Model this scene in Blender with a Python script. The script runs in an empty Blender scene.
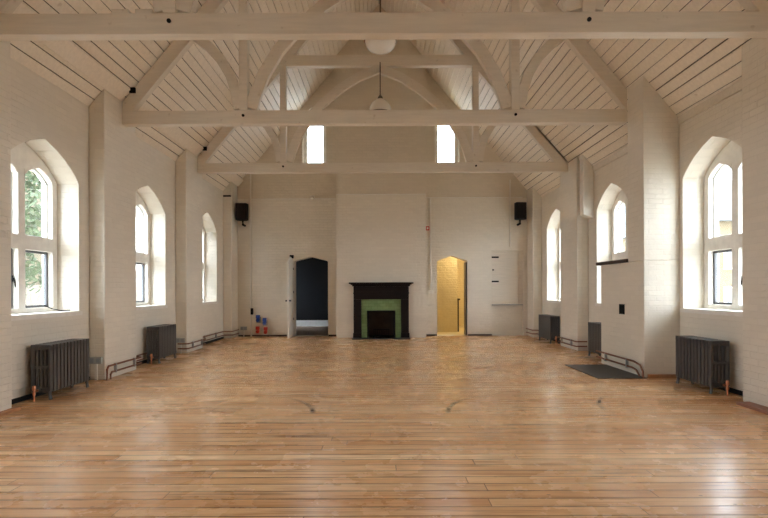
import bpy, bmesh, math, random
from mathutils import Vector, Matrix
random.seed(7)
S = bpy.context.scene
COL = S.collection
H = 1.3                      # eye height: most measures are multiples of it

# ------------------------------------------------------------------ materials
def new_mat(name):
    m = bpy.data.materials.new(name); m.use_nodes = True
    nt = m.node_tree; nt.nodes.clear()
    out = nt.nodes.new('ShaderNodeOutputMaterial')
    b = nt.nodes.new('ShaderNodeBsdfPrincipled')
    nt.links.new(b.outputs[0], out.inputs[0])
    return m, nt, b, out

class NT:
    """tiny helper for wiring math nodes"""
    def __init__(s, nt): s.nt = nt
    def n(s, t, **kw):
        x = s.nt.nodes.new(t)
        for k, v in kw.items(): setattr(x, k, v)
        return x
    def put(s, sock, v):
        if hasattr(v, 'is_linked') or hasattr(v, 'links'): s.nt.links.new(v, sock)
        else: sock.default_value = v
    def m(s, op, a, b=0.0, c=0.0):
        x = s.n('ShaderNodeMath', operation=op)
        s.put(x.inputs[0], a); s.put(x.inputs[1], b); s.put(x.inputs[2], c)
        return x.outputs[0]
    def mix(s, f, a, b, mode='MIX'):
        x = s.n('ShaderNodeMix', data_type='RGBA', blend_type=mode)
        s.put(x.inputs[0], f); s.put(x.inputs[6], a); s.put(x.inputs[7], b)
        return x.outputs[2]
    def xyz(s, x, y, z=0.0):
        c = s.n('ShaderNodeCombineXYZ')
        s.put(c.inputs[0], x); s.put(c.inputs[1], y); s.put(c.inputs[2], z)
        return c.outputs[0]
    def noise(s, vec, scale, detail=3.0, rough=0.5):
        x = s.n('ShaderNodeTexNoise'); s.put(x.inputs['Vector'], vec)
        x.inputs['Scale'].default_value = scale; x.inputs['Detail'].default_value = detail
        x.inputs['Roughness'].default_value = rough
        return x.outputs['Fac']
    def white(s, vec):
        x = s.n('ShaderNodeTexWhiteNoise', noise_dimensions='3D'); s.put(x.inputs['Vector'], vec)
        return x.outputs['Value']
    def ramp(s, f, lo, hi, a=0.0, b=1.0):
        x = s.n('ShaderNodeMapRange'); x.clamp = True
        s.put(x.inputs[0], f); s.put(x.inputs[1], lo); s.put(x.inputs[2], hi); s.put(x.inputs[3], a); s.put(x.inputs[4], b)
        return x.outputs[0]

def simple(name, col, rough=0.6, metal=0.0, var=0.06, bump=0.0, scale=12.0, spec=0.4):
    m, nt, b, out = new_mat(name); t = NT(nt)
    co = t.n('ShaderNodeTexCoord').outputs['Object']
    f = t.noise(co, scale, 4)
    dark = tuple(c * (1 - 2 * var) for c in col) + (1,)
    lite = tuple(min(1, c * (1 + 2 * var)) for c in col) + (1,)
    nt.links.new(t.mix(f, dark, lite), b.inputs['Base Color'])
    b.inputs['Roughness'].default_value = rough; b.inputs['Metallic'].default_value = metal
    b.inputs['Specular IOR Level'].default_value = spec
    if bump:
        bp = t.n('ShaderNodeBump'); bp.inputs['Strength'].default_value = bump; bp.inputs['Distance'].default_value = 0.01
        nt.links.new(f, bp.inputs['Height']); nt.links.new(bp.outputs[0], b.inputs['Normal'])
    return m

def brick_mat(name, col, mortar_mix=0.965, bump=0.5, rough=0.55, bw=0.225, bh=0.075, brick_var=0.03, spec=0.3, worn=0.5, upper=None, upper_z=3.885):
    m, nt, b, out = new_mat(name); t = NT(nt)
    co = t.n('ShaderNodeTexCoord').outputs['Object']
    sp = t.n('ShaderNodeSeparateXYZ'); nt.links.new(co, sp.inputs[0])
    ns = t.n('ShaderNodeSeparateXYZ'); nt.links.new(t.n('ShaderNodeNewGeometry').outputs['True Normal'], ns.inputs[0])
    isx = t.m('GREATER_THAN', t.m('ABSOLUTE', ns.outputs[0]), 0.6)
    u = t.m('ADD', t.m('MULTIPLY', sp.outputs[1], isx), t.m('MULTIPLY', sp.outputs[0], t.m('SUBTRACT', 1.0, isx)))
    wob = t.noise(co, 3.0, 3)
    v = t.m('ADD', sp.outputs[2], t.m('MULTIPLY', t.m('SUBTRACT', wob, 0.5), 0.012))
    br = t.n('ShaderNodeTexBrick'); nt.links.new(t.xyz(u, v), br.inputs['Vector'])
    br.inputs['Scale'].default_value = 1.0; br.inputs['Brick Width'].default_value = bw; br.inputs['Row Height'].default_value = bh
    br.inputs['Mortar Size'].default_value = 0.006; br.inputs['Mortar Smooth'].default_value = 0.6
    br.offset = 0.5
    c1 = tuple(min(1, c * (1 + brick_var)) for c in col) + (1,); c2 = tuple(c * (1 - brick_var) for c in col) + (1,)
    br.inputs['Color1'].default_value = c1; br.inputs['Color2'].default_value = c2
    br.inputs['Mortar'].default_value = tuple(c * mortar_mix for c in col) + (1,)
    big = t.ramp(t.noise(co, 0.9, 5, 0.6), 0.35, 0.7)
    colr = t.mix(t.m('MULTIPLY', big, 0.35), br.outputs['Color'], tuple(c * 0.9 for c in col) + (1,))
    scuff = t.ramp(t.noise(co, 7.0, 6, 0.7), 0.66, 0.74)
    colr = t.mix(t.m('MULTIPLY', scuff, 0.35 * worn), colr, (col[0] * 0.62, col[1] * 0.58, col[2] * 0.52, 1))
    if upper:
        colr = t.mix(t.m('GREATER_THAN', sp.outputs[2], upper_z), colr, t.mix(1.0, colr, (upper[0], upper[1], upper[2], 1), 'MULTIPLY'))
    nt.links.new(colr, b.inputs['Base Color'])
    hgt = t.m('ADD', t.m('MULTIPLY', t.m('SUBTRACT', 1.0, br.outputs['Fac']), t.ramp(t.noise(co, 1.3, 4, 0.6), 0.35, 0.7, 0.05, 0.9)),
              t.m('MULTIPLY', t.noise(co, 11.0, 5, 0.6), 1.1))
    bp = t.n('ShaderNodeBump'); bp.inputs['Strength'].default_value = bump; bp.inputs['Distance'].default_value = 0.012
    nt.links.new(hgt, bp.inputs['Height']); nt.links.new(bp.outputs[0], b.inputs['Normal'])
    b.inputs['Roughness'].default_value = rough; b.inputs['Specular IOR Level'].default_value = spec
    return m

def timber_mat(name, col):
    m, nt, b, out = new_mat(name); t = NT(nt)
    co = t.n('ShaderNodeTexCoord').outputs['Object']
    mp = t.n('ShaderNodeMapping'); nt.links.new(co, mp.inputs[0]); mp.inputs['Scale'].default_value = (0.6, 6.0, 6.0)
    g = t.noise(mp.outputs[0], 4.0, 5, 0.6)
    spots = t.ramp(t.noise(co, 9.0, 2), 0.70, 0.76)
    c = t.mix(t.ramp(g, 0.35, 0.7), tuple(x * 1.03 for x in col) + (1,), tuple(x * 0.93 for x in col) + (1,))
    c = t.mix(t.m('MULTIPLY', spots, 0.4), c, (col[0] * .6, col[1] * .52, col[2] * .45, 1))
    nt.links.new(c, b.inputs['Base Color']); b.inputs['Roughness'].default_value = 0.55
    b.inputs['Specular IOR Level'].default_value = 0.3
    bp = t.n('ShaderNodeBump'); bp.inputs['Strength'].default_value = 0.25; bp.inputs['Distance'].default_value = 0.01
    nt.links.new(g, bp.inputs['Height']); nt.links.new(bp.outputs[0], b.inputs['Normal'])
    return m

def floor_mat(name, tint=1.0):
    m, nt, b, out = new_mat(name); t = NT(nt)
    co = t.n('ShaderNodeTexCoord').outputs['Object']
    sp = t.n('ShaderNodeSeparateXYZ'); nt.links.new(co, sp.inputs[0])
    x, y = sp.outputs[0], sp.outputs[1]
    P, L = 0.115, 3.1
    yr = t.m('DIVIDE', y, P); row = t.m('FLOOR', yr); fy = t.m('FRACT', yr)
    off = t.m('MULTIPLY', t.white(t.xyz(row, 3.0)), 7.0)
    xr = t.m('DIVIDE', t.m('ADD', x, off), L); idx = t.m('FLOOR', xr); fx = t.m('FRACT', xr)
    rnd = t.white(t.xyz(row, idx, 1.0)); rnd2 = t.white(t.xyz(row, idx, 9.0))
    gv = t.xyz(t.m('MULTIPLY', x, 0.9), t.m('MULTIPLY', y, 18.0), t.m('MULTIPLY', rnd, 40.0))
    grain = t.noise(gv, 1.6, 6, 0.6)
    fine = t.noise(t.xyz(t.m('MULTIPLY', x, 4.0), t.m('MULTIPLY', y, 120.0), rnd), 1.0, 3, 0.6)
    c = t.mix(rnd, (0.97 * tint, 0.645 * tint, 0.35 * tint, 1), (0.70 * tint, 0.375 * tint, 0.165 * tint, 1))
    c = t.mix(t.m('MULTIPLY', t.ramp(rnd2, 0.72, 1.0), 0.75), c, (0.94 * tint, 0.70 * tint, 0.43 * tint, 1))
    c = t.mix(t.m('MULTIPLY', t.ramp(grain, 0.48, 0.66), 0.85), c, (0.44 * tint, 0.20 * tint, 0.075 * tint, 1))
    c = t.mix(t.m('MULTIPLY', t.ramp(fine, 0.5, 0.8), 0.45), c, (0.25 * tint, 0.11 * tint, 0.045 * tint, 1))
    # worn, paler walking patches
    wornf = t.ramp(t.noise(t.xyz(t.m('MULTIPLY', x, 0.35), t.m('MULTIPLY', y, 5.0)), 0.8, 5, 0.65), 0.5, 0.66)
    c = t.mix(t.m('MULTIPLY', wornf, 0.3), c, (0.92 * tint, 0.66 * tint, 0.40 * tint, 1))
    # long darker streaks where the finish has worn unevenly
    sk = t.ramp(t.noise(t.xyz(t.m('MULTIPLY', x, 0.28), t.m('MULTIPLY', y, 4.2), 7.0), 1.0, 6, 0.7), 0.46, 0.66)
    c = t.mix(t.m('MULTIPLY', sk, 0.45), c, (0.46 * tint, 0.205 * tint, 0.08 * tint, 1))
    sk2 = t.ramp(t.noise(t.xyz(t.m('MULTIPLY', x, 0.13), t.m('MULTIPLY', y, 1.5), 3.0), 1.0, 5, 0.65), 0.44, 0.6)
    c = t.mix(t.m('MULTIPLY', sk2, 0.30), c, (0.50 * tint, 0.24 * tint, 0.09 * tint, 1))
    # knots and nail marks
    vo = t.n('ShaderNodeTexVoronoi', feature='F1'); nt.links.new(t.xyz(t.m('MULTIPLY', x, 1.2), t.m('MULTIPLY', y, 3.0), 0.0), vo.inputs['Vector'])
    vo.inputs['Scale'].default_value = 2.6
    knot = t.ramp(vo.outputs['Distance'], 0.03, 0.055, 1.0, 0.0)
    c = t.mix(t.m('MULTIPLY', knot, 0.85), c, (0.10, 0.045, 0.02, 1))
    # dark stains running along some boards
    st = t.ramp(t.noise(t.xyz(t.m('MULTIPLY', x, 0.5), t.m('MULTIPLY', y, 9.0), 4.0), 1.0, 4, 0.6), 0.62, 0.70)
    c = t.mix(t.m('MULTIPLY', st, 0.7), c, (0.11, 0.05, 0.022, 1))
    # curved scrape marks left on the boards
    for cx, cy, r, a0, a1, a2, a3 in ((-1.70, 5.0, .985, .04, .10, .22, 1.15), (1.70, 5.0, .985, 2.0, 2.9, 3.03, 3.10), (3.40, 5.1, .98, 2.2, 2.5, 2.9, 3.13)):
        dx = t.m('SUBTRACT', x, cx); dy = t.m('SUBTRACT', y, cy)
        d = t.m('SQRT', t.m('ADD', t.m('MULTIPLY', dx, dx), t.m('MULTIPLY', dy, dy)))
        ring = t.ramp(t.m('ABSOLUTE', t.m('SUBTRACT', d, r)), 0.012, 0.04, 1.0, 0.0)
        ang = t.m('ARCTAN2', dy, dx)
        seg = t.m('MULTIPLY', t.ramp(ang, a0, a1), t.ramp(ang, a2, a3, 1.0, 0.0))
        blot = t.ramp(t.noise(co, 5.0, 4), 0.3, 0.55)
        c = t.mix(t.m('MULTIPLY', t.m('MULTIPLY', t.m('MULTIPLY', ring, seg), blot), 0.95), c, (0.06, 0.03, 0.018, 1))
    gap = t.m('MAXIMUM', t.ramp(t.m('ABSOLUTE', t.m('SUBTRACT', fy, 0.5)), 0.43, 0.47),
              t.ramp(t.m('ABSOLUTE', t.m('SUBTRACT', fx, 0.5)), 0.4985, 0.4995))
    gapd = t.m('MULTIPLY', gap, t.ramp(t.noise(t.xyz(t.m('MULTIPLY', x, 0.7), row, 2.0), 1.0, 2), 0.3, 0.7, 0.45, 1.0))
    c = t.mix(gapd, c, (0.05, 0.025, 0.012, 1))
    nt.links.new(c, b.inputs['Base Color'])
    rg = t.ramp(t.noise(co, 2.2, 5, 0.6), 0.3, 0.7, 0.17, 0.34)
    nt.links.new(rg, b.inputs['Roughness']); b.inputs['Specular IOR Level'].default_value = 0.38
    bp = t.n('ShaderNodeBump'); bp.inputs['Strength'].default_value = 0.25; bp.inputs['Distance'].default_value = 0.004
    hh = t.m('ADD', t.m('SUBTRACT', t.m('MULTIPLY', fine, 0.35), gap), t.m('MULTIPLY', rnd, 0.5))
    nt.links.new(hh, bp.inputs['Height']); nt.links.new(bp.outputs[0], b.inputs['Normal'])
    return m

def tile_mat():
    m, nt, b, out = new_mat('green glazed tile'); t = NT(nt)
    co = t.n('ShaderNodeTexCoord').outputs['Object']
    sp = t.n('ShaderNodeSeparateXYZ'); nt.links.new(co, sp.inputs[0])
    br = t.n('ShaderNodeTexBrick'); nt.links.new(t.xyz(sp.outputs[0], sp.outputs[2]), br.inputs['Vector'])
    br.inputs['Scale'].default_value = 1.0; br.inputs['Brick Width'].default_value = 0.155; br.inputs['Row Height'].default_value = 0.078
    br.inputs['Mortar Size'].default_value = 0.003
    br.inputs['Color1'].default_value = (0.21, 0.33, 0.14, 1); br.inputs['Color2'].default_value = (0.14, 0.24, 0.09, 1)
    br.inputs['Mortar'].default_value = (0.09, 0.14, 0.06, 1)
    n = t.noise(co, 14.0, 3)
    nt.links.new(t.mix(t.m('MULTIPLY', n, 0.5), br.outputs['Color'], (0.25, 0.36, 0.18, 1)), b.inputs['Base Color'])
    b.inputs['Roughness'].default_value = 0.22
    return m

def glass_mat(name, tint=(1, 1, 1), gloss=0.06):
    m, nt, b, out = new_mat(name); nt.nodes.remove(b)
    tr = nt.nodes.new('ShaderNodeBsdfTransparent'); tr.inputs[0].default_value = (*tint, 1)
    gl = nt.nodes.new('ShaderNodeBsdfGlossy'); gl.inputs['Roughness'].default_value = 0.02
    mx = nt.nodes.new('ShaderNodeMixShader'); mx.inputs[0].default_value = gloss
    nt.links.new(tr.outputs[0], mx.inputs[1]); nt.links.new(gl.outputs[0], mx.inputs[2]); nt.links.new(mx.outputs[0], out.inputs[0])
    return m

WALLC = (0.76, 0.70, 0.60)
M = dict(
    wall=brick_mat('painted brick', WALLC, bump=.65, mortar_mix=.965),
    plaster=brick_mat('painted plaster over brick', WALLC, bump=0.35, mortar_mix=0.98, brick_var=0.01),
    gable=brick_mat('two tone painted brick', WALLC, bump=0.7, mortar_mix=.95, upper=(.90, .865, .81)),
    breast=brick_mat('two tone painted breast', WALLC, bump=0.5, mortar_mix=.96, upper=(.90, .865, .81), upper_z=3.9),
    lobby=brick_mat('cream painted brick', (0.74, 0.64, 0.40), bump=1.0, mortar_mix=.9),
    timber=timber_mat('painted timber', (0.72, 0.655, 0.56)),
    board=timber_mat('painted roof board', (0.86, 0.785, 0.68)),
    felt=simple('dark roof void', (0.05, 0.04, 0.03), 0.9),
    floor=floor_mat('pine floorboards'),
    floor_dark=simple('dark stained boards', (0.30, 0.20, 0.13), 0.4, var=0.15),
    stone=simple('white painted stone', (0.80, 0.765, 0.70), 0.6, var=0.08, bump=0.3, scale=9),
    white=simple('white paint', (0.76, 0.72, 0.65), 0.5, var=0.04),
    frame_metal=simple('grey painted casement', (0.10, 0.10, 0.105), 0.5, var=0.1),
    frame_white=simple('pale window lead', (0.60, 0.60, 0.58), 0.5),
    iron=simple('cast iron grey paint', (0.075, 0.072, 0.071), 0.33, var=0.08, spec=0.55),
    black=simple('matt black', (0.008, 0.008, 0.008), 0.6, spec=.2),
    blackwood=simple('black stained timber', (0.014, 0.009, 0.008), 0.5, var=0.2, spec=.18),
    darkwood=simple('dark brown timber', (0.045, 0.024, 0.018), 0.5),
    soot=simple('sooty brick', (0.05, 0.032, 0.022), 0.85, var=0.35, scale=6),
    copper=simple('bright copper', (0.72, 0.30, 0.16), 0.28, metal=1.0),
    pipe=simple('tarnished copper pipe', (0.28, 0.13, 0.075), 0.42, metal=0.8, var=0.2),
    steel=simple('galvanised steel', (0.42, 0.41, 0.39), 0.45, metal=0.6),
    slate=simple('dark slate slab', (0.045, 0.040, 0.036), 0.45, var=0.25, scale=5, bump=0.15),
    tile=tile_mat(),
    opal=simple('opal glass', (0.80, 0.77, 0.70), 0.18, var=0.02),
    brass=simple('aged bronze', (0.13, 0.10, 0.07), 0.4, metal=0.7),
    blue=simple('blue plastic', (0.03, 0.09, 0.42), 0.4),
    red=simple('red plastic', (0.55, 0.035, 0.02), 0.4),
    grey=simple('grey plastic', (0.30, 0.31, 0.32), 0.5),
    glass=glass_mat('window glass', (0.96, 0.98, 0.985)),
    obscured=glass_mat('pale leaded glass', (0.93, 0.96, 0.97), 0.08),
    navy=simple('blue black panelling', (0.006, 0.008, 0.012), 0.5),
    skirt=simple('grey blue skirting', (0.80, 0.84, 0.84), 0.5),
    rawwood=simple('bare timber strip', (0.42, 0.20, 0.09), 0.6, var=0.2),
    redbrick=brick_mat('chipped red brick edge', (0.34, 0.16, 0.11), bump=0.8, brick_var=0.15),
    yellow=brick_mat('yellow stock brick', (0.105, 0.083, 0.05), mortar_mix=1.25, brick_var=0.18, bump=0.6),
    render=simple('ochre render', (0.12, 0.09, 0.048), 0.8, var=0.05),
    roofing=simple('grey roof slates', (0.12, 0.13, 0.14), 0.7, var=0.12),
    leaf=simple('green leaves', (0.055, 0.08, 0.035), 0.6, var=0.3, scale=3),
    bark=simple('bark', (0.10, 0.075, 0.055), 0.9, var=0.25),
    fence=simple('weathered fence wood', (0.20, 0.17, 0.13), 0.8, var=0.2),
    gravel=simple('pale gravel', (0.42, 0.40, 0.36), 0.9, var=0.25, scale=2),  # outside ground made pale to bounce sky light up into the window heads
)

# ------------------------------------------------------------------ geometry helpers
class MB:
    def __init__(s): s.bm = bmesh.new()
    def box(s, x0, x1, y0, y1, z0, z1):
        v = [s.bm.verts.new(p) for p in ((x0,y0,z0),(x1,y0,z0),(x1,y1,z0),(x0,y1,z0),(x0,y0,z1),(x1,y0,z1),(x1,y1,z1),(x0,y1,z1))]
        for f in ((0,3,2,1),(4,5,6,7),(0,1,5,4),(1,2,6,5),(2,3,7,6),(3,0,4,7)): s.bm.faces.new([v[i] for i in f])
        return s
    def prism(s, pts, axis, a, b):
        """pts: polygon in the two other axes (order x,y,z without axis)"""
        def p(q, t):
            if axis == 'x': return (t, q[0], q[1])
            if axis == 'y': return (q[0], t, q[1])
            return (q[0], q[1], t)
        A = [s.bm.verts.new(p(q, a)) for q in pts]; B = [s.bm.verts.new(p(q, b)) for q in pts]
        s.bm.faces.new(A); s.bm.faces.new(B[::-1])
        n = len(pts)
        for i in range(n): s.bm.faces.new((A[i], B[i], B[(i+1) % n], A[(i+1) % n]))
        return s
    def quad(s, *p):
        s.bm.faces.new([s.bm.verts.new(q) for q in p]); return s
    def tube(s, pts, r, n=10, cap=True):
        pts = [Vector(p) for p in pts]; rings = []
        up = Vector((0, 0, 1))
        for i, p in enumerate(pts):
            d = (pts[min(i+1, len(pts)-1)] - pts[max(i-1, 0)]).normalized()
            u = d.cross(up)
            if u.length < 1e-3: u = d.cross(Vector((1, 0, 0)))
            u.normalize(); w = d.cross(u).normalized()
            rr = r[i] if isinstance(r, (list, tuple)) else r
            rings.append([s.bm.verts.new(p + (u*math.cos(2*math.pi*k/n) + w*math.sin(2*math.pi*k/n))*rr) for k in range(n)])
        for a, b in zip(rings, rings[1:]):
            for k in range(n): s.bm.faces.new((a[k], a[(k+1) % n], b[(k+1) % n], b[k]))
        if cap: s.bm.faces.new(rings[0][::-1]); s.bm.faces.new(rings[-1])
        return s
    def lathe(s, prof, c, n=32):
        rings = [[s.bm.verts.new((c[0]+r*math.cos(2*math.pi*k/n), c[1]+r*math.sin(2*math.pi*k/n), c[2]+z)) for k in range(n)] for r, z in prof]
        for a, b in zip(rings, rings[1:]):
            for k in range(n): s.bm.faces.new((a[k], a[(k+1) % n], b[(k+1) % n], b[k]))
        s.bm.faces.new(rings[0][::-1]); s.bm.faces.new(rings[-1])
        return s
    def arch_band(s, pts, w, y0, y1):
        """curved brace: centre line pts in (x,z), width w, extruded from y0 to y1"""
        L, R = [], []
        for i, p in enumerate(pts):
            a = Vector(pts[max(i-1, 0)]); b = Vector(pts[min(i+1, len(pts)-1)])
            d = (b - a).normalized(); nrm = Vector((-d.y, d.x)); p = Vector(p)
            L.append(p + nrm*w/2); R.append(p - nrm*w/2)
        for i in range(len(pts)-1):
            s.prism([L[i], L[i+1], R[i+1], R[i]], 'y', y0, y1)
        bmesh.ops.remove_doubles(s.bm, verts=s.bm.verts, dist=1e-5)
        seen = {}
        s.bm.verts.index_update()
        for f in list(s.bm.faces):            # drop the inner walls between segments
            k = frozenset(v.index for v in f.verts)
            seen.setdefault(k, []).append(f)
        dead = [f for k, fs in seen.items() if len(fs) > 1 for f in fs]
        bmesh.ops.delete(s.bm, geom=dead, context='FACES_ONLY')
        return s
    def build(s, name, mat, parent=None, bevel=0.0, smooth=False):
        bmesh.ops.recalc_face_normals(s.bm, faces=s.bm.faces)
        me = bpy.data.meshes.new(name)
        s.bm.to_mesh(me); s.bm.free()
        me.materials.append(M[mat] if isinstance(mat, str) else mat)
        if smooth:
            for p in me.polygons: p.use_smooth = True
        o = bpy.data.objects.new(name, me); COL.objects.link(o)
        if parent is not None:
            o.parent = parent
            o.location = -world(parent)
        if bevel:
            md = o.modifiers.new('bevel', 'BEVEL'); md.width = bevel; md.segments = 2; md.limit_method = 'ANGLE'
        return o

def world(o):
    v = Vector((0, 0, 0))
    while o is not None: v += o.location; o = o.parent
    return v

def tag(o, label=None, cat=None, group=None, kind=None):
    if label: o['label'] = label
    if cat: o['category'] = cat
    if group: o['group'] = group
    if kind: o['kind'] = kind
    return o

def thing(name, loc, label, cat, group=None, kind=None):
    o = bpy.data.objects.new(name, None); COL.objects.link(o); o.location = loc; o.empty_display_size = 0.1
    return tag(o, label, cat, group, kind)

def kids(o): return [c for c in COL.objects if c.parent == o]

def copy_tree(o, parent=None):
    c = o.copy(); COL.objects.link(c)
    if parent is not None: c.parent = parent
    for k in kids(o): copy_tree(k, c)
    return c

# arch outline: right half in unit coordinates
ARCH = [(1, 0), (.975, .05), (.88, .21), (.75, .39), (.57, .60), (.346, .79), (0, 1)]
def arch_z(u, c, w, zs, za):
    t = abs(u - c) / w
    for (a, va), (b, vb) in zip(ARCH, ARCH[1:]):
        if b <= t <= a + 1e-9: return zs + (za - zs) * (va + (vb - va) * (a - t) / (a - b))
    return zs
def arch_us(c, w): return [c + k*u*w for u, _ in ARCH for k in (1, -1)]

class Opening:
    def __init__(s, u0, u1, z0, zs, za=None):
        s.u0, s.u1, s.z0, s.zs, s.za = u0, u1, z0, zs, za
        s.c, s.w = (u0+u1)/2, (u1-u0)/2
    def us(s): return [s.u0, s.u1] if s.za is None else arch_us(s.c, s.w)
    def top(s, u): return s.zs if s.za is None else arch_z(u, s.c, s.w, s.zs, s.za)
    def loop(s):
        us = sorted(set(round(u, 6) for u in s.us()))
        return [(s.u0, s.z0)] + [(u, s.top(u)) for u in us] + [(s.u1, s.z0)]

def pierced(mb, P, us_extra, u0, u1, zbot, ztop, ops, d0, d1, edge=True):
    """a wall with openings. P(u, d, z) -> point; d0/d1 the two faces"""
    us = sorted(set(round(u, 6) for u in [u0, u1] + us_extra + [u for o in ops for u in o.us()] if u0 - 1e-6 <= u <= u1 + 1e-6))
    for a, b in zip(us, us[1:]):
        if b - a < 1e-5: continue
        mid = (a + b) / 2
        cuts = sorted([o for o in ops if o.u0 - 1e-6 < mid < o.u1 + 1e-6], key=lambda o: o.z0)
        la, lb = zbot, zbot
        spans = []
        for o in cuts:
            spans.append((la, lb, o.z0, o.z0)); la, lb = o.top(a), o.top(b)
        spans.append((la, lb, ztop(a), ztop(b)))
        for (p, q, r, t) in spans:
            if r - p < 1e-5 and t - q < 1e-5: continue
            for d in (d0, d1):
                pts = [P(a, d, p), P(b, d, q), P(b, d, t), P(a, d, r)]
                if r - p < 1e-5: pts = pts[:3]
                elif t - q < 1e-5: pts = [pts[0], pts[1], pts[3]]
                mb.quad(*pts)
        if edge:
            mb.quad(P(a, d0, ztop(a)), P(b, d0, ztop(b)), P(b, d1, ztop(b)), P(a, d1, ztop(a)))
            mb.quad(P(a, d0, zbot), P(b, d0, zbot), P(b, d1, zbot), P(a, d1, zbot))
    for o in ops:
        lp = o.loop()
        for (ua, za), (ub, zb) in zip(lp, lp[1:] + lp[:1]):
            if abs(za - zbot) < 1e-6 and abs(zb - zbot) < 1e-6: continue
            mb.quad(P(ua, d0, za), P(ub, d0, zb), P(ub, d1, zb), P(ua, d1, za))
    if edge:
        for u in (u0, u1): mb.quad(P(u, d0, zbot), P(u, d0, ztop(u)), P(u, d1, ztop(u)), P(u, d1, zbot))
    bmesh.ops.remove_doubles(mb.bm, verts=mb.bm.verts, dist=1e-5)
    return mb

# ------------------------------------------------------------------ room measures
XL, XR = -3.27*H, 3.39*H            # wall faces
PL, PR, BR = -3.09*H, 3.20*H, 2.98*H  # pillar faces left / right, chimney breast face
YB, YBR, YREAR = 13.57, 13.05, -3.2
TH = 0.52
RIDGE, SL = 9.1, 1.2
def roof(x): return RIDGE - SL*abs(x)

# floor
MB().box(XL-.05, XR+.05, YREAR, YB+.02, -.12, 0).build('floor', 'floor')['kind'] = 'structure'

# ---- side walls
LW = [(0.35, .68), (3.25, .68), (6.10, .68), (8.81, .70), (11.85, .65)]
RW = [(0.55, .64), (3.60, .64), (6.36, .62), (9.14, .61), (12.0, .66)]
SILL, ZS_L, ZA_L, ZS_R, ZA_R = 1.005, 2.815, 3.235, 2.905, 3.32
for side, X, lst, zs, za in (('left', XL, LW, ZS_L, ZA_L), ('right', XR, RW, ZS_R, ZA_R)):
    sg = -1 if side == 'left' else 1
    ops = [Opening(c-w, c+w, SILL, zs, za) for c, w in lst]
    mb = MB()
    pierced(mb, lambda u, d, z: (d, u, z), [], YREAR, YB+.3, -.1, lambda u: roof(X)+.02, ops, X, X+sg*TH)
    mb.build('wall_'+side, 'wall')['kind'] = 'structure'

# ---- windows
def make_window(n, side, yc, w, zs, za, detail=True):
    sg = -1 if side == 'left' else 1
    X = XL if sg < 0 else XR
    xf = X + sg*0.30                       # inner face of the stone frame
    root = thing('window_%d' % n, (xf, yc, SILL), None, None, kind='structure')
    P = lambda u, d, z: (d, u, z)
    jb, ml = 0.10, 0.06
    lights = []
    for k in (-1, 1):
        a, b = sorted((yc + k*ml, yc + k*(w-jb)))
        lights.append((a, b))
    ops = [Opening(a, b, SILL+.075, 1.84) for a, b in lights] + [Opening(a, b, 2.02, zs-.03, zs+.135) for a, b in lights]
    mb = MB()
    pierced(mb, P, arch_us(yc, w), yc-w, yc+w, SILL, lambda u: arch_z(u, yc, w, zs, za), ops, xf, xf+sg*.15)
    fr = mb.build('frame', 'stone', root)
    md = fr.modifiers.new('bevel', 'BEVEL'); md.width = .028; md.segments = 2; md.limit_method = 'ANGLE'; md.angle_limit = math.radians(60)
    sb = MB(); sb.box(*sorted((X-sg*.025, xf+sg*.01)), yc-w-.03, yc+w+.03, SILL-.05, SILL+.012)
    # the lip that laps the wall face, then the bed inside the reveal
    sb.bm.clear()
    sb.box(*sorted((X-sg*.03, X-sg*.001)), yc-w-.03, yc+w+.03, SILL-.045, SILL+.014)
    sb.box(*sorted((X-sg*.001, xf)), yc-w+.001, yc+w-.001, SILL, SILL+.014)
    sb.build('window_sill', 'stone', root)
    for i, (a, b) in enumerate(lights):
        xg = xf + sg*.085
        # lower metal casement
        e = .032
        mb = MB()
        pierced(mb, P, [], a, b, SILL+.075, lambda u: 1.84, [Opening(a+e, b-e, SILL+.075+e, 1.84-e)], xg-sg*.015, xg+sg*.02)
        cs = mb.build('casement', 'frame_metal', root)
        hy = a+.02 if (i == 1) else b-.02
        hb = MB().box(*sorted((xg-sg*.03, xg-sg*.015)), hy-.01, hy+.01, 1.42, 1.50)
        hb.tube([(xg-sg*.04, hy, 1.47), (xg-sg*.05, hy+.01, 1.40), (xg-sg*.045, hy+.03, 1.33)], .008, 8)
        hb.build('handle', 'black', cs)
        MB().box(*sorted((xg, xg+sg*.006)), a+e, b-e, SILL+.075+e, 1.84-e).build('pane', 'glass', cs)
        # upper fixed light
        e = .022
        mb = MB()
        zt = lambda u, a=a, b=b: arch_z(u, (a+b)/2, (b-a)/2, zs-.03, zs+.135)
        o2 = Opening(a+e, b-e, 2.02+e, zs-.03-.005, zs+.135-e)
        pierced(mb, P, arch_us((a+b)/2, (b-a)/2), a, b, 2.02, zt, [o2], xg-sg*.01, xg+sg*.02)
        up = mb.build('upper_light', 'frame_white', root)
        gb = MB(); gb.prism(o2.loop(), 'x', *sorted((xg, xg+sg*.006))); gb.build('pane', 'glass', up)
    return root

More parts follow.
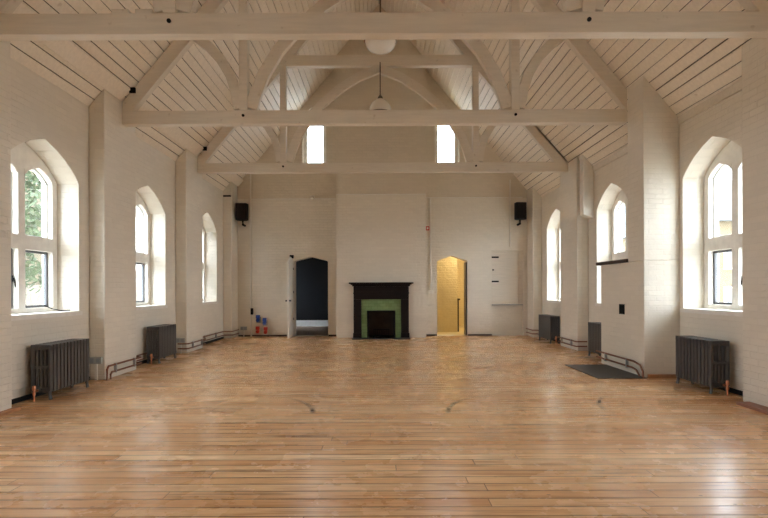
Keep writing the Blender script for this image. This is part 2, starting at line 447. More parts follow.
wn = 1
LEFTW = [(c, w) for c, w in LW]; RIGHTW = [(c, w) for c, w in RW]
WIN_LABEL = {
 ('left', 2): 'stone mullioned arched window with trees behind it, above the nearest left radiator',
 ('left', 3): 'arched window with yellow brick outside, above the middle left radiator',
 ('left', 4): 'last arched window of the left wall, nearest the back wall',
 ('right', 2): 'stone mullioned arched window with an ochre building behind it, above the nearest right radiator',
 ('right', 3): 'arched window half hidden behind the side chimney breast with its dark shelf',
 ('right', 4): 'last arched window of the right wall, nearest the back wall'}
for side, lst, zs, za in (('left', LW, ZS_L, ZA_L), ('right', RW, ZS_R, ZA_R)):
    for i, (c, w) in enumerate(lst):
        r = make_window(wn, side, c, w, zs, za); wn += 1
        if (side, i) in WIN_LABEL: r['label'] = WIN_LABEL[(side, i)]
        if side == 'left' and i == 2:      # casement stay lying on the sill
            MB().tube([(XL-.28, 6.48, SILL+.10), (XL-.2, 6.52, SILL+.055), (XL-.12, 6.56, SILL+.03), (XL-.05, 6.66, SILL+.03)], .007, 8).build('casement_stay', 'black', r)

# ---- back (gable) wall with doorways and two lancets
DL = Opening(-1.87*H, -1.13*H, 0, 2.10, 2.25)
DR = Opening(1.24*H, 1.90*H, 0, 2.09, 2.27)
GLW = Opening(-1.67*H, -1.16*H, 4.79, 6.2, 6.5); GRW = Opening(1.20*H, 1.73*H, 4.79, 6.05, 6.4)
HATCH = Opening(2.43*H, 3.12*H, 0.02, 2.40)
# the doorheads have nearly straight slopes
def flat_arch(o):
    o.us = lambda: [o.u0, o.u0+.06*o.w, o.c, o.u1-.06*o.w, o.u1]
    def top(u):
        t = abs(u-o.c)/o.w
        return o.za - (o.za-o.zs-.04)*t/.94 if t <= .94 else o.zs + .04*(1-t)/.06
    o.top = top
for o in (DL, DR): flat_arch(o)
mb = MB()
pierced(mb, lambda u, d, z: (u, d, z), [0], XL-.1, XR+.1, -.001, lambda u: roof(u)+.02, [DL, GLW], YB, YB+.34)
bpy.context.view_layer.update()
mb.bm.clear()
pierced(mb, lambda u, d, z: (u, d, z), [0], XL-.1, XR+.1, -.001, lambda u: roof(u)+.02, [DL, GLW, DR, GRW, HATCH], YB, YB+.34)
mb.build('wall_back', 'gable')['kind'] = 'structure'
# central chimney breast rising to the ridge, with the hearth recess cut in
bl, br_ = -0.915*H, 0.965*H
FX = 0.03
mb = MB()
pierced(mb, lambda u, d, z: (u, d, z), [0], bl, br_, 0, lambda u: roof(u)-.02, [Opening(FX-.385, FX+.385, 0, .745)], YBR, YB-.002)
mb.build('wall_chimney_breast', 'breast')
tag(COL.objects['wall_chimney_breast'], 'white painted brick chimney breast behind the black fireplace, rising to the ridge', kind='structure')
# unseen rear wall behind the viewer, left solid to keep daylight out there
mb = MB()
rops = []
pierced(mb, lambda u, d, z: (u, d, z), [0], XL-.1, XR+.1, 0, lambda u: roof(u)+.02, rops, YREAR, YREAR-.4)
mb.build('wall_rear', 'wall')['kind'] = 'structure'

# lancets in the gable
def lancet(n, o, grid, label):
    root = thing('window_%d' % n, (o.c, YB+.2, o.z0), label, None, kind='structure')
    P = lambda u, d, z: (u, d, z)
    e = .105
    mb = MB(); inner = Opening(o.u0+e, o.u1-e, o.z0+.06, o.zs, o.za-e)
    pierced(mb, P, arch_us(o.c, o.w), o.u0, o.u1, o.z0, o.top, [inner], YB+.16, YB+.24)
    mb.build('frame', 'stone', root)
    MB().prism(inner.loop(), 'y', YB+.20, YB+.206).build('pane', 'obscured', root)
    lb = MB(); z = o.z0+.12
    while z < o.zs: lb.box(inner.u0, inner.u1, YB+.19, YB+.199, z, z+.014); z += .115 if not grid else .10
    if grid:
        for k in (1, 2, 3): 
            u = inner.u0 + (inner.u1-inner.u0)*k/4; lb.box(u-.004, u+.004, YB+.19, YB+.199, o.z0+.06, o.zs)
    lb.build('leading', 'steel', root)
lancet(wn, GLW, False, 'narrow gable window with level bars, left of the chimney breast'); wn += 1
lancet(wn, GRW, True, 'narrow gable window with square leading, right of the chimney breast'); wn += 1

# ---- roof boards (one continuous boarded ceiling with real gaps)
mb = MB()
Lr = math.hypot(1, SL)
nx, nz = SL/Lr, 1/Lr
for sg in (-1, 1):
    x_end = 4.75
    s_end = x_end*Lr; s = 0.0; pw = .155
    while s < s_end:
        g = random.choice((.005, .006, .007, .009, .014))
        a, b = s + g/2, s + pw - g/2
        pts = []
        for (q, off) in ((a, .008), (a+.008, 0), (b-.008, 0), (b, .008), (b, .02), (a, .02)):
            x, z = q/Lr, RIDGE - q*SL/Lr
            pts.append((sg*(x + nx*off), z + nz*off))
        mb.prism(pts, 'y', YREAR-.3, YB+.3)
        s += pw
mb.build('ceiling', 'board')['kind'] = 'structure'
mb = MB()
for sg in (-1, 1):
    x0, x1 = 0, 4.9
    off = .03
    mb.quad((-sg*.02, YREAR-.4, RIDGE+.1), (sg*x1, YREAR-.4, roof(x1)+.06), (sg*x1, YB+.4, roof(x1)+.06), (-sg*.02, YB+.4, RIDGE+.1))
mb.build('roof', 'felt')['kind'] = 'structure'

# ---- pillars
def pillar(x_face, x_wall, y0, y1, label, mat='wall', top=None):
    a, b = sorted((x_face, x_wall))
    mb = MB()
    mb.prism([(x_face, 0), (x_wall, 0), (x_wall, roof(x_wall)-.006), (x_face, roof(x_face)-.006)], 'y', y0, y1)
    o = mb.build('pillar', mat, bevel=.018)
    return tag(o, label, kind='structure')
pillar(PL, XL, 4.30, 5.24, 'white brick pillar nearest on the left, at the frame edge')
pillar(PL, XL, 7.01, 7.92, 'white brick pillar between the two left radiators')
pillar(PL, XL, 9.98, 10.89, 'white brick pillar beyond the farther left radiator')
pillar(PL, XL, 13.0, YB, 'white brick pillar in the far left corner')
pillar(PR, XR, 4.60, 5.52, 'white brick pillar nearest on the right, at the frame edge')
pillar(PR, XR, 10.13, 11.08, 'white brick pillar on the right with a boxed pipe beside its top')
pillar(PR, XR, 13.05, YB, 'white brick pillar in the far right corner, beside the hatch')
# side chimney breast: wide low part, narrower stack above its shelf
mb = MB()
mb.box(BR, XR, 7.05, 8.42, 0, 1.72)
o = mb.build('wall_side_breast', 'wall', bevel=.012); tag(o, 'low wide part of the right chimney breast, below the dark shelf', kind='structure')
mb = MB()
mb.prism([(BR, 1.72), (XR, 1.72), (XR, roof(XR)-.006), (BR, roof(BR)-.006)], 'y', 7.05, 7.50)
o = mb.build('wall_side_stack', 'wall', bevel=.012); tag(o, 'tall right chimney stack rising from the side breast to the roof', kind='structure')
o = MB().box(BR-.03, XR-.02, 7.50, 8.55, 1.72, 1.775).build('stone_shelf', 'darkwood', bevel=.006)
tag(o, 'dark brown slab shelf on top of the right chimney breast', 'shelf')
# boxed pipe beside the right pillar
o = MB().prism([(PR+.02, 2.84), (XR, 2.76), (XR, roof(XR)-.006), (PR+.02, roof(PR+.02)-.006)], 'y', 9.86, 10.05).build('pipe_boxing', 'white', bevel=.02)
tag(o, 'white boxed downpipe hanging beside the right pillar, ending above the window sill', 'pipe boxing')

# ---- purlins on the left slope
def purlin(y0, y1, label):
    pts = []
    for q, off in ((-3.10*H, -.004), (-2.985*H, -.004), (-2.985*H, -.05), (-3.10*H, -.05)):
        pts.append((q - nx*off*-1*-1 if False else q + nx*(-off)*1, roof(q) + nz*off))
    o = MB().prism(pts, 'y', y0, y1).build('purlin', 'board', bevel=.006)
    tag(o, label, 'roof beam', 'purlins along the left roof slope')
purlin(4.99, 7.42, 'white purlin board on the left roof slope between the first and second trusses')
purlin(7.58, 10.50, 'white purlin board on the left roof slope between the second and third trusses')
purlin(10.66, YB, 'white purlin board on the left roof slope between the third truss and gable wall')
# cornice strip on the right wall head
for y0, y1 in ((5.53, 7.04), (8.0, 9.85)):
    o = MB().prism([(XR-.001, roof(XR)-.10), (XR-.03, roof(XR)-.10), (XR-.03, roof(XR)+.016), (XR-.001, roof(XR)-.02)], 'y', y0, y1).build('trim_%d' % (1 if y0 < 6 else 2), 'timber')
    o['kind'] = 'structure'

# ------------------------------------------------------------------ trusses
ZB0, ZB1 = 3.90, 4.112
def truss(yf, xl, xr, label):
    root = thing('roof_truss', (0, yf, ZB0), label, 'roof truss', 'white timber roof trusses')
    T = .13
    y0, y1 = yf, yf + T
    MB().box(xl+.001, xr-.001, y0, y1, ZB0, ZB1).build('tie_beam', 'timber', root, bevel=.006)
    dh = .29
    for sg, xe in ((-1, -xl), (1, xr)):
        xe -= .001
        low_x = (RIDGE-ZB1)/SL - dh
        pts = [(sg*xe, roof(xe)-.03), (sg*xe, ZB1+.001)]
        if low_x < xe: pts.append((sg*low_x, ZB1+.001))
        else: pts[-1] = (sg*xe, RIDGE - SL*(xe+dh))
        pts += [(0.0, RIDGE-SL*dh), (0.0, RIDGE-.03)]
        MB().prism(pts, 'y', y0+.012, y1-.004).build('rafter', 'timber', root, bevel=.005)
        xp = 1.635*H
        MB().box(*sorted((sg*(xp-.066), sg*(xp+.066))), y0-.006, y1+.006, ZB1+.001, 6.25).build('queen_post', 'timber', root, bevel=.006)
        # inner arched brace
        ip = [(-1.545, 2.19), (-1.505, 2.33), (-1.40, 2.60), (-1.22, 2.90), (-.98, 3.17), (-.68, 3.43), (-.36, 3.63), (0, 3.77)]
        MB().arch_band([(-sg*a*H, H+b*H) for a, b in ip], .185, y0+.02, y1-.02).build('inner_brace', 'timber', root, bevel=.004)
        op = [(-1.70, 2.19), (-1.735, 2.40), (-1.80, 2.60), (-1.92, 2.80), (-2.06, 2.95), (-2.22, 3.07)]
        MB().arch_band([(-sg*a*H, H+b*H) for a, b in op], .15, y0+.02, y1-.02).build('outer_brace', 'timber', root, bevel=.004)
        # bolt head at the post foot
        MB().tube([(sg*xp, y0-.014, ZB0+.13), (sg*xp, y0+.002, ZB0+.13)], .022, 10).build('bolt', 'black', root)
        # iron plate where rafter meets the purlin
        px = 3.02*H if sg < 0 else None
        if px and xl < -3.9:
            MB().box(-px+.03, -px+.12, y0-.02, y0+.012, roof(px)+.0, roof(px)+.08).build('iron_plate', 'black', root)
    MB().prism([(-2.12, 6.25), (2.12, 6.25), (1.93, 6.485), (-1.93, 6.485)], 'y', y0+.004, y1+.002).build('collar_beam', 'timber', root, bevel=.006)
    return root
truss(4.86, PL, PR, 'nearest white timber roof truss, its tie beam across the full width of the top')
truss(7.49, PL, BR, 'second white timber roof truss, its tie beam reaching the right chimney stack')
truss(10.58, PL, PR, 'farthest white timber roof truss, its whole pointed arch and collar in view')
# blocks on the nearest tie beam
for i, x in enumerate((-2.63, -2.39)):
    o = MB().box(x-.085, x+.085, 4.87, 4.96, ZB1+.0005, ZB1+.05).build('timber_block', 'timber', bevel=.004)
    tag(o, ('small white timber block on the nearest tie beam, farther from the post', 'small white timber block on the nearest tie beam, next to the post')[i], 'block', 'blocks on the nearest tie beam')

# ------------------------------------------------------------------ pendant lamps
def pendant(y, ztop, label):
    root = thing('pendant_lamp', (0.02, y, 3.68+1.3), label, 'lamp', 'opal pendant lamps')
    c = (0.02, y, H + 2.83*H)
    prof = [(.02, 0), (.10, .006), (.17, .03), (.215, .075), (.238, .14), (.244, .21), (.235, .29), (.20, .37), (.13, .44), (.055, .48)]
    MB().lathe(prof, c, 40).build('glass_shade', 'opal', root, smooth=True)
    MB().lathe([(.243, .145), (.252, .15), (.252, .168), (.244, .173)], c, 40).build('rim', 'brass', root)
    MB().lathe([(.056, .475), (.058, .50), (.045, .53), (.02, .56), (.012, .59)], c, 24).build('cap', 'brass', root, smooth=True)
    MB().tube([(c[0], c[1], c[2]+.58), (c[0], c[1], ztop)], .012, 8).build('rod', 'brass', root)
pendant(7.40, RIDGE-.4, 'white opal pendant lamp on a long rod, nearer of the two, below the second truss')
pendant(10.45, 6.26, 'white opal pendant lamp on a short rod below the farthest collar beam')

# ------------------------------------------------------------------ fireplace
root = thing('fireplace', (FX, YBR, 0), 'black timber fireplace surround with green tiles and moulded mantel shelf', 'fireplace')
yf = YBR
for k in (-1, 1):
    mb = MB().box(*sorted((FX+k*.537, FX+k*.745)), yf-.11, yf-.001, 0, 1.05)
    mb.box(*sorted((FX+k*.56, FX+k*.72)), yf-.125, yf-.11, .16, 1.0)
    mb.box(*sorted((FX+k*.53, FX+k*.76)), yf-.14, yf-.11, 0, .14)
    mb.build('jamb_panel', 'blackwood', root, bevel=.006)
mb = MB().box(FX-.745, FX+.745, yf-.11, yf-.001, 1.052, 1.40)
mb.box(FX-.70, FX+.70, yf-.125, yf-.11, 1.09, 1.17); mb.box(FX-.755, FX+.755, yf-.135, yf-.11, 1.20, 1.235); mb.box(FX-.70, FX+.70, yf-.12, yf-.11, 1.26, 1.36)
mb.build('frieze', 'blackwood', root, bevel=.006)
mb = MB().box(FX-.78, FX+.78, yf-.16, yf-.001, 1.401, 1.44).box(FX-.82, FX+.82, yf-.20, yf-.001, 1.44, 1.465).box(FX-.865, FX+.865, yf-.25, yf-.001, 1.465, 1.505)
mb.build('mantel_shelf', 'blackwood', root, bevel=.008)
mb = MB()
pierced(mb, lambda u, d, z: (u, d, z), [], FX-.536, FX+.536, 0.001, lambda u: 1.05, [Opening(FX-.385, FX+.385, .001, .745)], yf-.03, yf-.001)
mb.build('tile_slip', 'tile', root)
mb = MB()
pierced(mb, lambda u, d, z: (u, d, z), [], FX-.384, FX+.384, 0.001, lambda u: .744, [Opening(FX-.335, FX+.335, .001, .70)], yf-.045, yf-.005)
mb.build('iron_trim', 'black', root, bevel=.004)
mb = MB()
mb.box(FX-.384, FX-.35, yf+.0, yf+.42, .0, .744).box(FX+.35, FX+.384, yf+.0, yf+.42, .0, .744).box(FX-.35, FX+.35, yf+.36, yf+.42, .0, .744)
mb.box(FX-.35, FX+.35, yf+.0, yf+.36, .70, .744)
mb.build('firebox', 'soot', root)
mb = MB()
for i in range(9): mb.box(FX-.2+i*.05-.007, FX-.2+i*.05+.007, yf+.12, yf+.135, .05, .22)
mb.box(FX-.22, FX+.22, yf+.11, yf+.145, .21, .235).box(FX-.22, FX+.22, yf+.11, yf+.34, .035, .05).box(FX-.22, FX-.2, yf+.12, yf+.14, .001, .05).box(FX+.2, FX+.22, yf+.12, yf+.14, .001, .05)
mb.build('grate', 'black', root)
MB().box(FX-.77, FX+.77, yf-.44, yf-.145, 0.0, .018).build('hearth', 'slate', root, bevel=.005)

o = MB().box(2.43*H, BR-.002, 6.97, 8.22, 0.0, .012).build('hearth_slab', 'slate', bevel=.004)
tag(o, 'dark slate hearth slab set in the boards before the right chimney breast', 'hearth')
o = MB().box(BR-.012, BR-.0005, 7.60, 7.76, .90, 1.06)
for i in range(6): o.box(BR-.016, BR-.012, 7.615+i*.024, 7.625+i*.024, .92, 1.04)
o = o.build('air_vent', 'black', bevel=.002)
tag(o, 'small square black vent on the right chimney breast above the copper pipes', 'vent')

# ------------------------------------------------------------------ radiators
RH, RD, PITCH = .668, .235, .066
def section_mesh():
    mb = MB()
    n = 5; t = .024
    for i in range(n):
        x = -RD/2 + .024 + i*(RD-.048)/(n-1)
        mb.tube([(x, 0, .10), (x, 0, .14), (x, 0, RH-.06), (x, 0, RH-.025)], [.014, .019, .019, .014], 8)
    mb.box(-RD/2, RD/2, -t, t, RH-.07, RH-.01).box(-RD/2+.01, RD/2-.01, -t, t, .085, .145)
    mb.box(-RD/2+.006, RD/2-.006, -.016, .016, .37, .405)
    mb.box(-RD/2, -RD/2+.03, -.023, .023, .10, RH-.03).box(RD/2-.03, RD/2, -.023, .023, .10, RH-.03)
    mb.tube([(0, -PITCH/2, RH-.045), (0, PITCH/2, RH-.045)], .022, 10).tube([(0, -PITCH/2, .115), (0, PITCH/2, .115)], .022, 10)
    return mb
def radiator(x, y0, n, label, valve_end=-1, valve_side=0.06, proto=[None]):
    L = n*PITCH
    root = thing('radiator', (x, y0+L/2, 0), label, 'radiator', 'grey cast iron column radiators')
    if proto[0] is None:
        o = section_mesh().build('section', 'iron', None, bevel=.009)
        proto[0] = o; first = o
    for i in range(n):
        o = proto[0] if (proto[0].parent is None) else proto[0].copy()
        if o.name not in COL.objects: COL.objects.link(o)
        o.parent = root; o.location = (0, -L/2 + PITCH*(i+.5), 0)
    for yy in (y0+.033, y0+L-.033):
        for dx in (-RD/2+.025, RD/2-.025):
            mb = MB(); mb.tube([(x+dx, yy, .10), (x+dx*1.04, yy, .05), (x+dx*1.12, yy, .012), (x+dx*1.16, yy, .0)], [.024, .017, .019, .022], 10)
            mb.build('leg', 'iron', root)
    vy = y0 - .055 if valve_end < 0 else y0+L+.055
    vx = x + valve_side
    mb = MB(); mb.tube([(vx, vy, 0), (vx, vy, .09)], .010, 10).lathe([(.012, .07), (.017, .08), (.017, .10), (.011, .105), (.011, .125), (.021, .13), (.022, .15), (.018, .18), (.008, .185)], (vx, vy, 0), 16)
    mb.tube([(vx, vy, .115), (vx, y0+.01 if valve_end < 0 else y0+L-.01, .115)], .014, 10)
    v = mb.build('valve', 'copper', root, smooth=False); v['label'] = 'bright copper radiator valve'
    return root
xl = -3.03*H - RD/2; xr = 3.13*H + RD/2
radiator(xl, 5.72, 12, 'grey cast iron radiator under the nearest left window, copper valve at its near end', -1, -.03)
radiator(xl, 8.56, 11, 'grey cast iron radiator on the left between two pillars, under the yellow-brick view', -1, 0)
radiator(xr, 5.90, 11, 'grey cast iron radiator under the nearest right window, copper valve at its near end', -1, .04)
radiator(xr, 8.62, 12, 'grey cast iron radiator half hidden behind the right chimney breast', -1, 0)
radiator(xr, 11.48, 13, 'farthest grey cast iron radiator on the right, under the last window', -1, 0)

# ------------------------------------------------------------------ pipes along the wall foot
def pipe_run(paths, label, clips=()):
    p0 = paths[0][0]
    root = thing('heating_pipes', (p0[0], p0[1], 0), label, 'pipes', 'copper heating pipes along the wall foot')
    for pts in paths: MB().tube(pts, .014, 10).build('pipe', 'pipe', root)
    for (x, y, sg) in clips:
        MB().box(*sorted((x, x+sg*.04)), y-.008, y+.008, .08, .22).build('clip', 'steel', root)
    return root
def pier_pipes(xf, xw, y0, y1, sg, label, far=None):
    e = .045
    a, b = xf - sg*e, xw - sg*.06
    ps = []
    for z in (.10, .20):
        d = 0 if z < .15 else .0
        p = [(b, y0-e, z), (a+sg*.03, y0-e, z), (a, y0-e+.03, z), (a, y1+.02, z)]
        if far: p += [(a, far, z)] if abs(a) > abs(xf) else [(a, y1+e, z), (xw-sg*e, y1+e+.06, z), (xw-sg*e, far, z)]
        ps.append(p)
    return pipe_run(ps, label, [(a-sg*.02, y0+.2, sg), (a-sg*.02, y1-.2, sg)])
# left pillar: the pair rises from the floor at the near corner
for pl in [1]:
    e = .045; a = PL+e
    ps = [[(a, 6.98, 0), (a, 6.98, .16), (a, 7.02, .20), (a, 7.96, .20), (XL+.14, 8.02, .20), (XL+.12, 8.47, .20)],
          [(a, 7.07, 0), (a, 7.07, .07), (a, 7.11, .10), (a, 7.98, .10), (XL+.08, 8.05, .10), (XL+.08, 8.47, .10)]]
    pipe_run(ps, 'pair of copper heating pipes along the left pillar between the two radiators', [(a+.02, 7.2, -1), (a+.02, 7.75, -1)])
pier_pipes(PL, XL, 9.98, 10.89, -1, 'pair of dark copper pipes wrapping the left pillar beyond the farther radiator')
ps = [[(XL+.05, 11.02, z), (XL+.05, 12.8, z), (XL+.05, 12.93, z), (PL+.045, 12.95, z), (PL+.045, 13.5, z)] for z in (.10, .20)]
pipe_run(ps, 'pair of dark copper pipes under the last left window and round the corner pillar', [(XL+.065, 11.5, -1), (XL+.065, 12.3, -1)])
a = BR-.045
ps = [[(a, 8.5, .21), (a, 7.25, .21), (a, 7.08, .18), (a, 7.0, .10), (a, 6.99, 0)],
      [(a, 8.5, .11), (a, 7.30, .11), (a, 7.18, .09), (a, 7.10, .03), (a, 7.09, 0)]]
pipe_run(ps, 'pair of copper pipes along the right chimney breast, bending into the floor', [(a-.02, 7.45, 1), (a-.02, 8.15, 1)])
pier_pipes(PR, XR, 10.13, 11.08, 1, 'pair of copper pipes wrapping the right pillar behind the half hidden radiator')
ps = [[(XR-.16, 12.40, z), (XR-.16, 12.96, z), (PR-.045, 12.99, z), (PR-.045, 13.52, z)] for z in (.10, .20)]
pipe_run(ps, 'pair of copper pipes from the farthest radiator round the right corner pillar')

# black strips added for the dark gap at the wall foot; no skirting there
for nm, X, segs, sg in (('left', XL, ((5.25, 7.0), (7.93, 9.97), (10.9, 12.99)), 1), ('right', XR, ((5.53, 7.04), (8.43, 10.12), (11.09, 13.04)), -1)):
    mb = MB()
    for y0, y1 in segs: mb.box(*sorted((X+sg*.0005, X+sg*.02)), y0, y1, 0, .055)
    mb.build('baseboard_'+nm, 'black')['kind'] = 'structure'
mb = MB()
for x0, x1 in ((-3.08*H, DL.u0-.06), (DL.u1+.01, bl-.005), (br_+.005, DR.u0-.01), (DR.u1+.01, HATCH.u0)):
    mb.box(x0, x1, YB-.018, YB-.0005, 0, .045)
mb.build('baseboard_back', 'darkwood')['kind'] = 'structure'  # same dark line along the back wall foot, not a skirting
o = MB().box(PL+.001, PL+.07, 4.3, 5.27, 0, .03).build('timber_strip', 'rawwood'); tag(o, 'bare timber strip on the floor at the nearest left pillar', 'wood strip')
o = MB().box(PR-.16, PR-.001, 4.7, 5.40, 0, .03).build('brick_edging', 'redbrick'); tag(o, 'strip of chipped red brick edging at the nearest right pillar', 'edging')
o = MB().box(BR+.05, XR-.03, 7.0, 7.048, 0, .05).build('timber_strip', 'rawwood'); tag(o, 'bare timber strip at the foot of the right chimney breast, beside the radiator', 'wood strip')

# ------------------------------------------------------------------ sockets and wall fittings
def socket(x, yface, z, label):
    root = thing('wall_socket', (x, yface, z), label, 'socket', 'double metal wall sockets')
    MB().box(x-.09, x+.09, yface-.045, yface-.0005, z-.05, z+.05).build('box', 'steel', root, bevel=.006)
    for k in (-.045, .045):
        mb = MB().box(x+k-.028, x+k+.028, yface-.048, yface-.0455, z-.03, z+.035)
        mb.build('outlet_face', 'grey', root)
    MB().box(x-.016, x+.016, yface-.025, yface-.0005, 0, z-.05).build('conduit', 'white', root)
socket(-3.185*H, 7.01, .29, 'double metal socket on the left pillar between the two radiators')
socket(-3.185*H, 9.98, .27, 'double metal socket on the left pillar beyond the farther radiator')
socket(-2.96*H, YB, .23, 'double metal socket low in the far left corner of the back wall')

root = thing('conduit', (-2.80*H, YB, 0), 'slim white conduit rising up the back wall near the left corner', 'conduit')
MB().tube([(-2.80*H, YB-.03, 0), (-2.80*H, YB-.03, 5.2)], .022, 10).build('tube', 'white', root)
MB().box(-2.80*H-.0, -2.80*H+.07, YB-.09, YB-.055, .62, .80).build('switch_box', 'black', root, bevel=.006)
for x, y0, z0, z1, nm, dr in ((1.10*H, YB, 1.28, 3.87, 'slim white conduit dropping to a small box left of the lit doorway', 1), (2.83*H, YB, 2.5, 4.4, 'slim white conduit on the back wall above the hatch', 0)):
    root = thing('conduit', (x, y0, z0), nm, 'conduit')
    MB().tube([(x, y0-.025, z0), (x, y0-.025, z1)], .02, 10).build('tube', 'white', root)
    if dr: MB().box(x-.07, x+.07, y0-.05, y0-.001, z0-.09, z0).build('box', 'white', root, bevel=.006)
for x0, x1, y, z, lb in ((-2.78*H, bl-.03, YB, 3.87, 'thin white cable run across the back wall, left of the chimney breast'), (bl+.01, br_-.01, YBR, 3.89, 'thin white cable run across the chimney breast above the fireplace'), (br_+.03, 3.1*H, YB, 3.89, 'thin white cable run across the back wall, right of the chimney breast')):
    o = MB().box(x0, x1, y-.03, y-.0005, z, z+.022).build('cable_run', 'white'); tag(o, lb, 'cable', 'cable runs on the back wall')
root = thing('motion_detector', (-1.46*H, YB, 3.85), 'small white detector on the cable run left of the chimney breast', 'detector')
MB().box(-1.46*H-.07, -1.46*H+.07, YB-.045, YB-.031, 3.85, 3.97).build('base', 'white', root)
MB().lathe([(.055, 0), (.06, .03), (.05, .07), (.02, .09)], (-1.46*H, YB-.07, 3.86), 20).build('dome', 'opal', root, smooth=True)
root = thing('fire_call_point', (1.035*H, YB, 2.98), 'small red fire alarm box beside the conduit on the back wall', 'fire alarm')
MB().box(1.035*H-.05, 1.035*H+.05, YB-.06, YB-.001, 2.98, 3.09).build('box', 'red', root, bevel=.006)
MB().box(1.035*H-.025, 1.035*H+.025, YB-.063, YB-.0605, 3.005, 3.065).build('glass', 'white', root)

def cee(x, z, capm, label, cat='socket'):
    root = thing('power_socket', (x, YB, z), label, cat, 'blue and red power sockets on the back wall')
    MB().box(x-.055, x+.055, YB-.09, YB-.001, z-.11, z+.05).build('housing', 'grey' if capm == 'blue' else 'white', root, bevel=.008)
    mb = MB(); mb.tube([(x, YB-.09, z-.01), (x, YB-.16, z-.04)], .05, 16)
    mb.box(x-.05, x+.05, YB-.15, YB-.07, z+.02, z+.11)
    mb.build('cap', capm, root, bevel=.006)
cee(-2.635*H, .50, 'blue', 'blue capped grey power socket on the back wall, higher of the two')
cee(-2.49*H, .42, 'blue', 'blue capped grey power socket on the back wall, lower of the two')
cee(-2.64*H, .18, 'red', 'red capped power socket low on the back wall, nearer the corner conduit')
cee(-2.47*H, .16, 'red', 'red capped power socket low on the back wall, nearer the dark doorway')

def speaker(x, sg, label):
    y = YB - .42; z = 3.47
    root = thing('loudspeaker', (x, YB, z), label, 'loudspeaker', 'black wall speakers')
    mb = MB()
    mb.prism([(x-.15, y), (x+.13, y+.02) if sg > 0 else (x+.15, y), (x+.17*1, y+.16), (x+.10, y+.27), (x-.10, y+.27), (x-.17, y+.16)], 'z', z-.23, z+.23)
    mb.build('cabinet', 'black', root, bevel=.015)
    MB().box(x-.125, x+.115, y-.010, y+.0, z-.21, z+.21).build('grille', 'blackwood', root, bevel=.004)
    MB().tube([(x, y+.20, z-.23), (x, y+.20, z-.34), (x, YB-.0, z-.34)], .03, 10).build('bracket', 'black', root)
speaker(-2.93*H, -1, 'black loudspeaker high in the far left corner')
speaker(3.0*H, 1, 'black loudspeaker high in the far right corner above the hatch')
o = MB().tube([(XL+.02, 12.99, 3.86), (PL-.01, 12.985, 3.86)], .022, 8).build('iron_bar', 'black'); tag(o, 'short black iron bar across the far left corner pillar near the roof', 'iron bar')

# hatch in the back wall
root = thing('wall_hatch', (2.77*H, YB, 0), 'cream boarded hatch with black hinges above a blocked lower half', 'hatch')
x0, x1 = HATCH.u0, HATCH.u1
MB().box(x0, x1, YB+.13, YB+.20, .02, .86).build('infill', 'wall', root)
mb = MB(); pierced(mb, lambda u, d, z: (u, d, z), [], x0, x1, .86, lambda u: 2.40, [Opening(x0+.03, x1-.11, .92, 2.34)], YB+.08, YB+.16)
mb.build('frame', 'timber', root, bevel=.005)
dr = MB().box(x0+.034, x1-.114, YB+.10, YB+.135, .925, 2.335).build('door', 'timber', root, bevel=.004)
for z in (2.22, 1.53): MB().box(x0+.0, x0+.22, YB+.07, YB+.0995, z-.022, z+.022).build('strap_hinge', 'black', dr, bevel=.003)
MB().tube([(x0+.06, YB+.06, 1.86), (x0+.06, YB+.10, 1.86)], .022, 12).build('knob', 'black', dr)
MB().box(x0, x1, YB+.05, YB+.13, .85, .885).build('ledge', 'steel', root)

# ---- left doorway: open leaf and dark room
root = thing('door_1', (DL.u0, YB, 0), 'open white door leaf standing edge-on beside the dark doorway', 'door', kind='structure')
lx0, lx1 = DL.u0-.052, DL.u0-.004
MB().prism([(YB-.78, .012), (YB-.01, .012), (YB-.01, 2.10), (YB-.40, 2.22), (YB-.78, 2.06)], 'x', lx0, lx1).build('leaf', 'white', root, bevel=.003)
MB().tube([(lx1, YB-.70, 1.02), (lx1+.05, YB-.70, 1.02)], .022, 12).tube([(lx0, YB-.70, 1.02), (lx0-.05, YB-.70, 1.02)], .022, 12).build('knob', 'black', root)
for z in (.5, 1.25, 1.9): MB().box(lx1, lx1+.006, YB-.12, YB-.02, z-.03, z+.03).build('hinge', 'frame_metal', root)
MB().box(lx0-.05, lx1+.0, YB-.10, YB-.012, 2.20, 2.29).build('top_catch', 'black', root)

def room_shell(nm, x0, x1, y0, y1, z1, wallm, floorm, ceilm, ops=[]):
    mb = MB(); pierced(mb, lambda u, d, z: (d, u, z), [], y0, y1+.1, 0, lambda u: z1, ops, x0, x0-.1)
    mb.box(x1, x1+.1, y0, y1+.1, 0, z1).box(x0, x1, y1, y1+.1, 0, z1)
    mb.build('wall_'+nm, wallm)['kind'] = 'structure'
    MB().box(x0-.1, x1+.1, YB+.02, y1+.1, -.1, -.001).build('floor_'+nm, floorm)['kind'] = 'structure'
    MB().box(x0-.1, x1+.1, y0, y1+.1, z1, z1+.1).build('ceiling_'+nm, ceilm)['kind'] = 'structure'
room_shell('dark_room', -4.4, -.6, YB+.34, 17.3, 3.0, 'navy', 'floor_dark', 'navy', [Opening(15.2, 16.4, 1.1, 2.4)])  # unseen side opening added to let some sky light into this room
MB().box(-4.4, -.6, 17.27, 17.299, 0, .22).build('baseboard_dark_room', 'skirt')['kind'] = 'structure'
